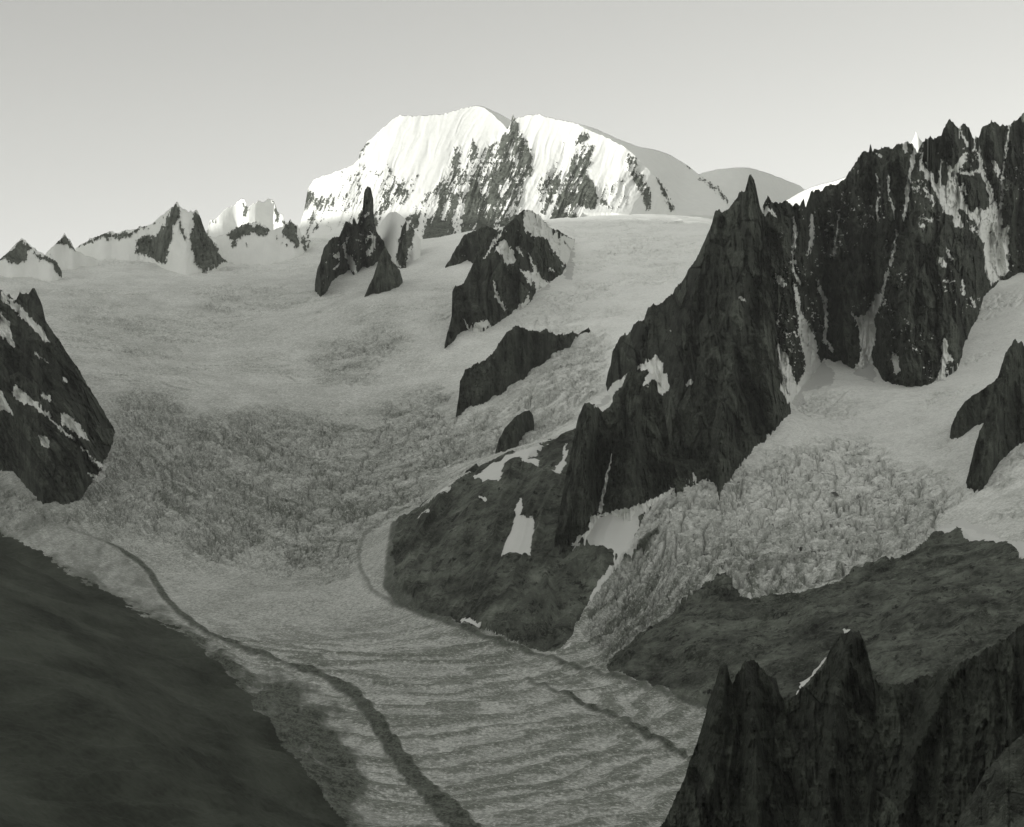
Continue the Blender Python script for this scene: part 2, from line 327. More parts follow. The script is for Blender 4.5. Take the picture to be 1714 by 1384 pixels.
R((975,290),(990,300),(1003,330),(998,345),(968,345),(965,325),v=1.0); R((915,330),(930,300),(940,280),(942,300),(925,335),(912,360),(903,355),v=.75); R((918,370),(935,350),(958,362),(962,392),(940,390),v=1.0); RL((1008,338,8),(1025,352,4),v=.9)
R((1045,275),(1053,252),(1062,262),(1075,290),(1085,315),(1092,350),(1085,358),(1078,330),(1065,320),(1058,300),v=.72); R((1075,310),(1088,315),(1090,345),(1084,355),(1076,335),v=1.0); R((1095,290),(1108,300),(1122,335),(1133,352),(1120,350),(1108,325),v=.75)
R((684,385),(694,365),(692,395),(683,440),(668,455),(664,435),(668,400),v=1.0)
RL((1150,275,5),(1153,278,5)); RL((1172,298,7),(1180,303,5)); RL((1185,308,5),(1200,318,5),(1218,340,5),v=.9)
ROCKB = blur(ROCKM, 1, 2); ROCKG = blur(ROCKM, 9, 2)

SER = new_map()      # broken ice
poly(SER, [(190,740),(260,700),(330,690),(480,690),(600,700),(720,650),(760,640),(760,700),(830,680),(930,590),(1020,560),(1020,640),(960,700),(900,750),(830,760),(740,815),(660,870),(600,900),(580,960),(480,960),(330,930),(200,900),(120,850),(165,790)], .62)
poly(SER, [(190,660),(240,640),(330,690),(250,720),(195,715)], .5)
poly(SER, [(1070,880),(1130,830),(1230,790),(1300,760),(1400,735),(1450,740),(1520,790),(1580,800),(1610,830),(1570,880),(1520,925),(1450,945),(1400,975),(1260,1000),(1170,985),(1060,1080),(1000,1100),(980,1050),(1010,980)], 1.0)
poly(SER, [(960,470),(1050,440),(1140,430),(1140,470),(1080,520),(1000,560),(930,590),(870,640),(850,560),(900,500)], .3)
poly(SER, [(500,600),(560,570),(640,540),(700,570),(600,640),(540,640)], .55); poly(SER, [(330,500),(380,480),(480,475),(480,500),(400,510),(350,530)], .55)
poly(SER, [(745,470),(760,500),(745,560),(715,545),(725,490)], .4)
poly(SER, [(1640,500),(1720,460),(1820,450),(1820,640),(1690,560),(1640,600),(1610,640),(1600,610)], .25)
poly(SER, [(1330,660),(1500,650),(1620,640),(1560,690),(1420,700),(1330,700)], .3)
poly(SER, [(100,480),(200,500),(330,560),(300,620),(180,600),(120,540)], .3)
poly(SER, [(850,545),(960,540),(1060,480),(1150,430),(1180,380),(1000,400),(930,480)], .35)
poly(SER, [(1560,730),(1620,690),(1620,760),(1570,750)], .35); poly(SER, [(1620,820),(1714,740),(1800,700),(1800,880),(1640,880)], .35)
poly(SER, [(0,790),(60,835),(150,850),(250,900),(230,935),(120,890),(0,870)], .3)
SER = blur(SER, 15, 2)

DIRT2 = new_map(); DIRT = new_map()     # rock debris on the ice
line(DIRT, [(180,908,5),(230,938,9),(252,960,12),(268,990,11),(300,1028,10),(350,1062,9),(420,1090,9),(480,1112,9),(540,1132,14),(590,1162,20),(620,1195,24),(650,1240,27),(690,1300,30),(740,1350,36),(790,1400,44),(840,1460,50)], 1.0)
line(DIRT2, [(-60,885,20),(0,897,26),(60,920,34),(100,950,34),(200,1012,34),(300,1060,36),(350,1105,50),(400,1150,64),(450,1210,76),(500,1280,84),(560,1370,80),(620,1460,70)], .85)
line(DIRT, [(60,870,5),(120,885,6),(180,908,6)], .6)
line(DIRT, [(880,1138,4),(930,1156,6),(985,1182,9),(1030,1200,9),(1075,1225,12),(1110,1245,10),(1160,1272,9)], 1.0)
line(DIRT, [(640,870,6),(612,890,6),(600,920,8),(603,955,9),(625,990,9),(660,1012,12),(720,1030,8)], .55)
poly(DIRT, [(655,870),(690,880),(690,940),(700,1010),(740,1030),(850,1075),(950,1108),(1050,1135),(1180,1172),(1180,1190),(1100,1160),(980,1125),(900,1100),(820,1075),(740,1045),(670,1020),(640,985),(645,930)], .8)
poly(DIRT2, [(400,1120),(470,1120),(540,1150),(590,1220),(620,1300),(640,1384),(560,1384),(480,1260)], .55)
poly(DIRT2, [(-126,790),(0,790),(60,835),(140,860),(240,940),(300,1040),(200,1010),(100,950),(0,895),(-126,885)], .38)
poly(DIRT2, [(300,1050),(350,1090),(430,1140),(500,1165),(570,1240),(610,1320),(590,1420),(400,1420)], .95)
poly(DIRT, [(90,940),(150,955),(185,985),(200,1010),(120,965)], .6)
line(DIRT, [(1215,960,10),(1290,945,22),(1340,930,16),(1380,915,5)], .45); line(DIRT, [(1160,900,4),(1195,880,9),(1100,895,8),(1075,905,4)], .3)
line(DIRT, [(1040,935,7),(1075,905,14),(1100,885,9)], .95)
DIRT = blur(DIRT, 2, 2); DIRT2 = blur(DIRT2, 9, 2)

# ------------------------------------------------------------------ materials
def mat(name):
    m = bpy.data.materials.new(name); m.use_nodes = True
    t = m.node_tree
    b = t.nodes["Principled BSDF"]
    return m, t, b
def N(t, typ, **kw):
    n = t.nodes.new(typ)
    for k, v in kw.items(): setattr(n, k, v)
    return n
def noise(t, vec, scale, detail=4, rough=.6):
    n = N(t, "ShaderNodeTexNoise"); n.inputs['Scale'].default_value = scale; n.inputs['Detail'].default_value = detail; n.inputs['Roughness'].default_value = rough
    t.links.new(vec, n.inputs['Vector']); return n.outputs['Fac']
def ramp(t, fac, a, b, ca=0.0, cb=1.0):
    r = N(t, "ShaderNodeMapRange"); r.inputs[1].default_value = a; r.inputs[2].default_value = b; r.inputs[3].default_value = ca; r.inputs[4].default_value = cb
    t.links.new(fac, r.inputs[0]); return r.outputs[0]
def mth(t, op, a, b=None, clamp=False):
    n = N(t, "ShaderNodeMath", operation=op); n.use_clamp = clamp
    for i, v in enumerate((a, b)):
        if v is None: continue
        if isinstance(v, (int, float)): n.inputs[i].default_value = v
        else: t.links.new(v, n.inputs[i])
    return n.outputs[0]
def mixc(t, fac, a, b):
    n = N(t, "ShaderNodeMix"); n.data_type = 'RGBA'
    if isinstance(fac, (int, float)): n.inputs[0].default_value = fac
    else: t.links.new(fac, n.inputs[0])
    for k, v in ((6, a), (7, b)):
        if isinstance(v, tuple): n.inputs[k].default_value = v
        else: t.links.new(v, n.inputs[k])
    return n.outputs[2]
def g(v):
    k = min(1, max(0, (v - .03) / .5)) ** .5
    return (v * (.86 + .125 * k), v, v * (.76 + .20 * k), 1)
def stretched(t, sx, sy, sz):
    tc = N(t, "ShaderNodeTexCoord"); mp = N(t, "ShaderNodeMapping")
    mp.inputs['Scale'].default_value = (sx, sy, sz)
    t.links.new(tc.outputs['Object'], mp.inputs[0]); return mp.outputs[0]
def attr(t, name):
    a = N(t, "ShaderNodeAttribute"); a.attribute_name = name; return a.outputs['Fac']

def rock_material(name, lo, hi, snow=0.7, fine=1.0, bump=1.0, sp=0.0):
    m, t, b = mat(name)
    v1 = stretched(t, 1, 1, .22); v0 = stretched(t, 1, 1, 1)
    n1 = noise(t, v1, 0.02 * fine, 5, .65); n2 = noise(t, v1, 0.09 * fine, 4, .7); n3 = noise(t, v0, 0.004, 3, .5)
    f = mth(t, 'ADD', mth(t, 'MULTIPLY', n1, .45), mth(t, 'ADD', mth(t, 'MULTIPLY', n2, .3), mth(t, 'MULTIPLY', n3, .25)))
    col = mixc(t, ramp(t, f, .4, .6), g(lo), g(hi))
    v2 = stretched(t, 1, 1, .09)
    ck = noise(t, v2, 0.05 * fine, 4, .75); ck2 = noise(t, v1, 0.25 * fine, 3, .7)
    mp = N(t, "ShaderNodeMapping"); mp.inputs['Rotation'].default_value = (0, .75, .3); mp.inputs['Scale'].default_value = (.22, 1, 1); t.links.new(v0, mp.inputs[0])
    mp2 = N(t, "ShaderNodeMapping"); mp2.inputs['Rotation'].default_value = (.2, -1.1, 0); mp2.inputs['Scale'].default_value = (.3, 1, 1); t.links.new(v0, mp2.inputs[0])
    j1 = noise(t, mp.outputs[0], .07 * fine, 4, .75); j2 = noise(t, mp2.outputs[0], .1 * fine, 4, .75)
    col = mixc(t, mth(t, 'MULTIPLY', ramp(t, j1, .45, .36), .7), col, g(lo * .6))
    col = mixc(t, mth(t, 'MULTIPLY', ramp(t, j2, .57, .68), .45), col, g(hi * 1.25))
    col = mixc(t, ramp(t, ck, .44, .35), col, g(lo * .45))
    col = mixc(t, mth(t, 'MULTIPLY', ramp(t, ck2, .56, .72), .55), col, g(hi * 1.5))
    tn = N(t, "ShaderNodeMix"); tn.data_type = 'RGBA'; tn.blend_type = 'MULTIPLY'; tn.inputs[0].default_value = 1.0
    cb = N(t, "ShaderNodeCombineColor"); tv_ = mth(t, 'ADD', mth(t, 'MULTIPLY', attr(t, "tone"), 1.3), .4)
    for i_ in range(3): t.links.new(tv_, cb.inputs[i_])
    t.links.new(col, tn.inputs[6]); t.links.new(cb.outputs[0], tn.inputs[7]); col = tn.outputs[2]
    sa = attr(t, "snow")
    sn = noise(t, v0, 0.06 * fine, 4, .7)
    sf = mth(t, 'ADD', sa, mth(t, 'MULTIPLY', mth(t, 'SUBTRACT', sn, .5), .9))
    sf = ramp(t, sf, .45, .6)
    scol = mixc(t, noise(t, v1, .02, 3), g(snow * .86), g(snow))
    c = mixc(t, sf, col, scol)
    t.links.new(c, b.inputs['Base Color'])
    b.inputs['Roughness'].default_value = .9
    b.inputs['Specular IOR Level'].default_value = .1
    bp = N(t, "ShaderNodeBump"); bp.inputs['Strength'].default_value = .9; bp.inputs['Distance'].default_value = 14 * bump
    hgt = mth(t, 'ADD', mth(t, 'ADD', mth(t, 'MULTIPLY', mth(t, 'ADD', j1, j2), .55), mth(t, 'ADD', n1, mth(t, 'MULTIPLY', ck, .4))), mth(t, 'MULTIPLY', n2, .5))
    hs = mth(t, 'MULTIPLY', hgt, mth(t, 'SUBTRACT', 1.0, mth(t, 'MULTIPLY', sf, .92)))
    t.links.new(hs, bp.inputs['Height']); t.links.new(bp.outputs[0], b.inputs['Normal'])
    return m
ROCK = rock_material("granite", .03, .13, snow=.7)
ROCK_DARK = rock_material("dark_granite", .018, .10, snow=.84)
ROCK_FAR = rock_material("far_granite", .06, .13, snow=.62, fine=.8)
ROCK_SLAB = rock_material("glacier_worn_slab", .018, .135, snow=.66, fine=.75, bump=.4)
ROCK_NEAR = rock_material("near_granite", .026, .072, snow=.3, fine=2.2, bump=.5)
SNOW_MTN = rock_material("alpine_snow_and_rock", .05, .19, snow=.86, fine=1.0, bump=.8)

def ice_material():
    m, t, b = mat("glacier_ice")
    v0 = stretched(t, 1, 1, 1)
    paleness = attr(t, "paleness"); dirt = attr(t, "dirt"); band = attr(t, "band"); sn = attr(t, "snow")
    n1 = noise(t, v0, .006, 5, .6); n2 = noise(t, v0, .05, 5, .7); n3 = noise(t, v0, .2, 3, .6)
    base = mixc(t, paleness, g(.46), g(.88))
    k = mth(t, 'ADD', mth(t, 'MULTIPLY', n1, .36), mth(t, 'ADD', mth(t, 'MULTIPLY', n2, .34), mth(t, 'MULTIPLY', n3, .3)))
    amt = mth(t, 'SUBTRACT', 1.0, mth(t, 'MULTIPLY', paleness, .75))
    fade = mth(t, 'MULTIPLY', ramp(t, k, .57, .42), amt)
    base = mixc(t, band, base, g(.16))
    n4 = noise(t, stretched(t, 1, 2.2, 1), .11, 4, .75)
    c = mixc(t, mth(t, 'MULTIPLY', fade, .6, True), base, g(.13))
    c = mixc(t, mth(t, 'MULTIPLY', ramp(t, n4, .5, .36), mth(t, 'MULTIPLY', amt, .6)), c, g(.11))
    c = mixc(t, mth(t, 'MULTIPLY', ramp(t, n4, .53, .66), .5), c, g(.88))
    d = mth(t, 'ADD', dirt, mth(t, 'MULTIPLY', mth(t, 'SUBTRACT', mth(t, 'ADD', mth(t, 'MULTIPLY', n2, .5), mth(t, 'MULTIPLY', n3, .5)), .5), 1.3))
    c = mixc(t, ramp(t, d, .22, .8), c, mixc(t, ramp(t, mth(t, 'ADD', mth(t, 'MULTIPLY', n2, .6), mth(t, 'MULTIPLY', n3, .4)), .4, .6), g(.03), g(.13)))
    c = mixc(t, ramp(t, mth(t, 'ADD', sn, mth(t, 'MULTIPLY', mth(t, 'SUBTRACT', n2, .5), .6)), .4, .6), c, g(.55))
    t.links.new(c, b.inputs['Base Color'])
    b.inputs['Roughness'].default_value = .8; b.inputs['Specular IOR Level'].default_value = .15
    bp = N(t, "ShaderNodeBump"); bp.inputs['Strength'].default_value = .6; bp.inputs['Distance'].default_value = 3.0
    t.links.new(mth(t, 'ADD', n2, mth(t, 'MULTIPLY', n3, .4)), bp.inputs['Height']); t.links.new(bp.outputs[0], b.inputs['Normal'])
    return m
ICE = ice_material()
def scree_material():
    m, t, b = mat("scree")
    v = stretched(t, .6, .25, 1); v0 = stretched(t, 1, 1, 1)
    n1 = noise(t, v, .01, 5, .6); n2 = noise(t, v0, .08, 4, .7)
    f = mth(t, 'ADD', mth(t, 'MULTIPLY', n1, .75), mth(t, 'MULTIPLY', n2, .25))
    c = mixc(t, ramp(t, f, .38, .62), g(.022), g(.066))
    t.links.new(c, b.inputs['Base Color']); b.inputs['Roughness'].default_value = .95; b.inputs['Specular IOR Level'].default_value = .05
    bp = N(t, "ShaderNodeBump"); bp.inputs['Strength'].default_value = .6; bp.inputs['Distance'].default_value = 5.0
    t.links.new(f, bp.inputs['Height']); t.links.new(bp.outputs[0], b.inputs['Normal'])
    return m
SCREE = scree_material()

# ------------------------------------------------------------------ mesh helpers
def build(name, V, faces, material, attrs=None, normals=None, parent=None, **props):
    """faces: (n, 4) vertex indices; keeps only the vertices used"""
    used = np.unique(faces); remap = np.full(len(V), -1, np.int64); remap[used] = np.arange(len(used))
    V2 = V[used]; f2 = remap[faces].astype(np.int32)
    me = bpy.data.meshes.new(name)
    me.vertices.add(len(V2)); me.vertices.foreach_set("co", V2.astype(np.float32).ravel())
    me.loops.add(f2.size); me.loops.foreach_set("vertex_index", f2.ravel())
    me.polygons.add(len(f2)); me.polygons.foreach_set("loop_start", np.arange(0, f2.size, 4, dtype=np.int32))
    me.update(calc_edges=True)
    me.polygons.foreach_set("use_smooth", np.ones(len(f2), bool))
    for k, a in (attrs or {}).items():
        at = me.attributes.new(k, 'FLOAT', 'POINT'); at.data.foreach_set("value", a[used].astype(np.float32))
    me.materials.append(material)
    if normals is not None: me.normals_split_custom_set_from_vertices(normals[used].astype(np.float32))
    o = bpy.data.objects.new(name, me); COL.objects.link(o)
    if parent is not None: o.parent = parent
    for k, v in props.items(): o[k] = v
    return o
def quads(r, c):
    i = np.arange(r * c).reshape(r, c)
    return np.stack([i[:-1, :-1].ravel(), i[1:, :-1].ravel(), i[1:, 1:].ravel(), i[:-1, 1:].ravel()], -1)
def grid_normals(G, sign=1.0):
    nrm = np.cross(np.gradient(G, axis=0), np.gradient(G, axis=1))
    return (sign * nrm / np.maximum(np.linalg.norm(nrm, axis=-1, keepdims=True), 1e-9)).reshape(-1, 3)
def patches(mask, smallest, most):
    """connected patches of a (rows, cols) face mask, largest first; returns the label grid (0 = none)"""
    lab = np.where(mask, np.arange(1, mask.size + 1).reshape(mask.shape), 0)
    for _ in range(4000):
        old = lab
        lab = lab.copy()
        # sweep by running maxima along rows and columns, broken where the mask is
        for ax in (0, 1):
            for rev in (False, True):
                L = np.flip(lab, ax) if rev else lab
                L = np.moveaxis(L, ax, 0)
                M_ = L > 0
                for r in range(1, L.shape[0]):
                    L[r] = np.where(M_[r] & M_[r - 1], np.maximum(L[r], L[r - 1]), L[r])
        if (lab == old).all(): break
    ids, cnt = np.unique(lab[lab > 0], return_counts=True)
    keep = [i for i, c in sorted(zip(ids, cnt), key=lambda q: -q[1]) if c >= smallest][:most]
    out_ = np.zeros_like(lab)
    for k_, i in enumerate(keep): out_[lab == i] = k_ + 1
    return out_, len(keep)

# ------------------------------------------------------------------ the ground: glaciers, worn slabs, scree
STEP = 1.7
cols = np.concatenate([CX + F * np.linspace(-1.15, -.36, 40), np.arange(-110, 1826, STEP), CX + F * np.linspace(.36, 1.15, 40)])
cols = np.sort(cols)
rows = np.concatenate([np.linspace(80, 1350, 40), np.exp(np.concatenate([np.arange(math.log(1380), math.log(4000), .0015), np.arange(math.log(4000), math.log(6500), .0009), np.arange(math.log(6500), math.log(10800), .001)])), np.linspace(10900, 16500, 40)])
s2, y2 = np.meshgrid((cols - CX) / F, rows)
X = s2 * y2; Y = y2
ZB = zbase(s2, y2)
PX = np.broadcast_to(cols[None], X.shape)
PY = HY - (ZB - CAMZ) * F / Y
ser = look(SER, PX, PY) * (Y < 12000)
def region(pts, r=3):
    m = new_map(); poly(m, pts); return blur(m, r, 1)
R_SCREE = region([(-126,893),(0,895),(60,918),(100,948),(200,1008),(300,1055),(350,1100),(400,1148),(440,1200),(480,1260),(540,1330),(575,1384),(640,1610),(-126,1610)], 11)
R_DOME = region([(665,870),(700,845),(750,812),(800,775),(830,757),(870,752),(900,745),(950,720),(1010,700),(1060,700),(1130,780),(1130,820),(1085,850),(1068,885),(1040,935),(990,1000),(950,1070),(930,1095),(850,1074),(760,1038),(700,1022),(660,970),(655,910)])
R_SLAB = region([(1010,1118),(1060,1072),(1120,1030),(1170,975),(1215,952),(1240,1000),(1270,995),(1330,990),(1400,975),(1450,945),(1520,925),(1560,888),(1600,880),(1680,900),(1714,932),(1846,940),(1846,1610),(1300,1500),(1180,1178),(1100,1150)])
wx = fbm(X / 50, Y / 60, 5, 91, .7) * 9; wy = fbm(X / 50, Y / 60, 5, 95, .7) * 9
wpx = PX + wx; wpy = PY + wy
scree = look(R_SCREE, wpx, wpy) * (Y < 6000); scree = np.clip(scree + fbm(X / 28, Y / 70, 5, 98, .7) * 1.3 * 4 * scree * (1 - scree) * .6, 0, 1); dome = look(R_DOME, wpx, wpy) * (Y < 5650) * (Y > 4100); slab = look(R_SLAB, wpx, wpy) * (Y < 4750)
rocky = np.clip(dome + slab, 0, 1) * (1 - np.clip(look(SNOWG, PX, PY) * 1.4, 0, 1) * .85)
L_ = np.zeros_like(Y); L_[1:] = np.cumsum(np.hypot(np.diff(Y, axis=0), np.diff(ZB, axis=0)), axis=0)
low = sstep(2500, 2250, ZB)          # valley glacier
# relief
big = fbm(X / 420, Y / 420, 4, 1) * 9 * sstep(6000, 8000, Y)
H = big + fbm(X / 130, L_ / 90, 3, 7) * (2.2 + 2.5 * sstep(5500, 7500, Y))
sm = ser > .02
bx = X[sm]; by = L_[sm]; k = ser[sm]
wa = fbm(bx / 90, by / 90, 3, 21)
bcur = np.where(bx < 420, by - .0011 * (bx + 330) ** 2, by - .00055 * (bx - 1050) ** 2)
e1, c1 = worley(bx / 52 + wa * 1.3, bcur / 19 + wa * 1.8, 5)
e2, c2 = worley(bx / 17 + wa * 1.5, bcur / 10 + wa, 6)
e3, c3 = worley(bx / 75 + wa * .8, by / 95 + wa, 8)
blk = (c3 - .5) * 8 * (c3 > .35) + (c1 - .5) * 8 + (c2 - .5) * 3 - 24 * np.exp(-(e1 / .19) ** 2) * (c1 > .35) - 30 * np.exp(-(e3 / .065) ** 2) - 4 * np.exp(-(e2 / .22) ** 2) + fbm(bx / 110, by / 60, 4, 31) * 14
gate = sstep(.0, .65, k + fbm(bx / 190, by / 150, 4, 41, .6) * .75)
hh = np.zeros_like(H); hh[sm] = blk * gate * np.clip(k + .2, 0, 1)
mosaic = np.zeros_like(H); mosaic[sm] = (sstep(.35, .75, c1) * .5 + sstep(.5, .9, c2) * .28 + sstep(.5, .8, c3) * .15) * gate
H = H + hh
# open crevasses on the upper snowfields, in zones
zone = sstep(-.02, .25, fbm(X / 500 + 3, L_ / 330, 3, 51)) * sstep(5600, 6800, Y) * (1 - rocky) * sstep(1400, 1250, PX)
cr = vn2(X / 160 + fbm(X / 120, L_ / 120, 2, 53) * .8, L_ / 26 + fbm(X / 200, L_ / 200, 2, 54) * 3, 52)
H -= 18 * np.exp(-(cr / .15) ** 2) * zone
# wave ogives of the valley glacier
ph = (Y - 0.0013 * (X + 230) ** 2 + fbm(X / 240, Y / 110, 4, 61, .6) * 115 + 60 * fbm(X / 900, Y / 500, 2, 66)) / 118.0
vall = low * (1 - scree) * (1 - np.clip(dome + slab, 0, 1)) * sstep(4900, 4300, Y)
og = np.sin(ph * 2 * np.pi)
H += og * 4.5 * vall + fbm(X / 90, Y / 14, 4, 63) * 4.0 * vall + ridged(X / 30, Y / 9, 3, 64) * 1.2 * low * (1 - scree)
dirt = np.maximum(look(DIRT, PX + .35 * wx, PY + .35 * wy) * (1 + .35 * fbm(X / 45, Y / 90, 4, 77, .6)), look(DIRT2, wpx, wpy) * (1 + 1.0 * fbm(X / 40, Y / 110, 5, 78, .65)))
H += dirt * low * (5 + 3 * fbm(X / 20, Y / 20, 3, 65))
# rock relief
aa = X + Y * .25
str_ = (X * .55 + Y * .83)
H += dome * rocky * ((ridged((X - .25 * Y + fbm(X / 200, Y / 200, 3, 76) * 60) / 105, Y / 900, 5, 71, .55) - .4) * 50 + fbm(X / 22, Y / 50, 4, 72) * 3)
H += slab * rocky * ((ridged(str_ / 120, aa / 420, 5, 73) - .4) * 24 + (ridged((X - Y * .6) / 170, Y / 300, 4, 74) - .4) * 20 + fbm(X / 25, Y / 50, 4, 75) * 3.5)
H += scree * (fbm((X - Y * .35) / 90, (Y + X) / 420, 4, 81) * 13 + (ridged((X - Y * .2) / 60, (Y + X * .4) / 300, 4, 83) - .4) * 7 + fbm(X / 16, Y / 16, 4, 82, .7) * 2.5)
ZF = ZB + H
V = np.stack([X, Y, ZF], -1).reshape(-1, 3)
paleness = np.clip((.08 * sstep(2150, 2300, ZB) + .28 * sstep(2420, 3000, ZB) + .4 * sstep(3200, 3700, ZB)) * (1 - .45 * np.clip(ser, 0, 1)) + 0.62 * sstep(560, 1050, PX) * sstep(2150, 2600, ZB), 0, 1)  # paler with height and towards the right, duller in broken ice
phw = ph * 118
bands = np.clip((sstep(-.3, .9, og + fbm(X / 170, phw / 30, 5, 67, .7) * 2.0)) * vall * .95 + sstep(.05, .45, fbm(X / 120, phw / 9, 4, 68, .7)) * vall * .5, 0, .95)
H += (fbm(X / 150, phw / 14, 4, 62) * 5) * vall
arc = Y - .0009 * (X + 380) ** 2
bf = np.clip(sstep(3200, 2900, ZB) + .25, 0, 1)
bands = bands + mosaic * .42 * (1 - .6 * paleness) * bf
bands = np.clip(bands + bf * (1 - vall) * (.5 * np.where(PX < 1020, sstep(.0, .4, fbm(X / 160, arc / 32, 5, 69, .6)), sstep(.05, .45, fbm(X / 90, L_ / 40 - X / 160, 5, 69, .65)) * .7) + .35 * sstep(.1, .5, fbm(X / 30, L_ / 40, 4, 70, .6))) * np.clip(ser * 1.3 + .25 * sstep(2900, 2500, ZB), 0, 1), 0, .95)
snowl = look(SNOWB, wpx, wpy)
sidef = np.clip(rocky, 0, 1)
attrs = dict(paleness=paleness.ravel(), dirt=dirt.ravel(), band=bands.ravel(), snow=snowl.ravel(), tone=(.5 + .5 * fbm(X / 60 + Y / 200, Y / 60, 4, 79)).ravel())
Fq = quads(*X.shape)[:, ::-1]
TN = grid_normals(V.reshape(X.shape + (3,)), -1.0)
def fmean(a): return a.ravel()[Fq].mean(1)
fs, fd, fl = fmean(scree) > .5, fmean(dome) > .5, fmean(slab) > .5
hang = new_map(); poly(hang, [(1000,1120),(930,1100),(960,1060),(990,1000),(1050,910),(1068,860),(1130,810),(1330,600),(1714,380),(1860,380),(1860,960),(1450,960),(1215,960),(1100,1050)])
fh = (fmean(look(hang, PX, PY)) > .5) & (fmean(Y) < 6900) & (fmean(Y) > 3900)
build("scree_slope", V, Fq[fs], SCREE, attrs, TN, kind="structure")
snow_f = fmean(snowl).reshape(X.shape[0] - 1, X.shape[1] - 1) > .5
def ground_rock(name, sel, label, category):
    sel2 = sel.reshape(snow_f.shape)
    rr = np.where(sel2.any(1))[0]; cc = np.where(sel2.any(0))[0]
    sub = (slice(rr[0], rr[-1] + 1), slice(cc[0], cc[-1] + 1))
    lab = np.zeros(snow_f.shape, int)
    lab[sub], npat = patches((sel2 & snow_f)[sub], 400, 8)
    lab = lab.ravel()
    o = build(name, V, Fq[sel & (lab == 0)], ROCK_SLAB, attrs, TN, label=label, category=category)
    for k_ in range(npat): build("snow_patch", V, Fq[lab == k_ + 1], ROCK_SLAB, attrs, TN, parent=o)
ground_rock("rock_buttress", fd & ~fs, "low rounded dark buttress with two snow patches, bending the ice around its foot", "rock buttress")
ground_rock("rock_slabs", fl & ~fs & ~fd, "worn grey slabs below the broken hanging glacier at right", "rock slope")
rest = ~(fs | fd | fl)
build("hanging_glacier", V, Fq[rest & fh], ICE, attrs, TN, kind="structure")
build("glacier", V, Fq[rest & ~fh], ICE, attrs, TN, kind="structure")
del Fq

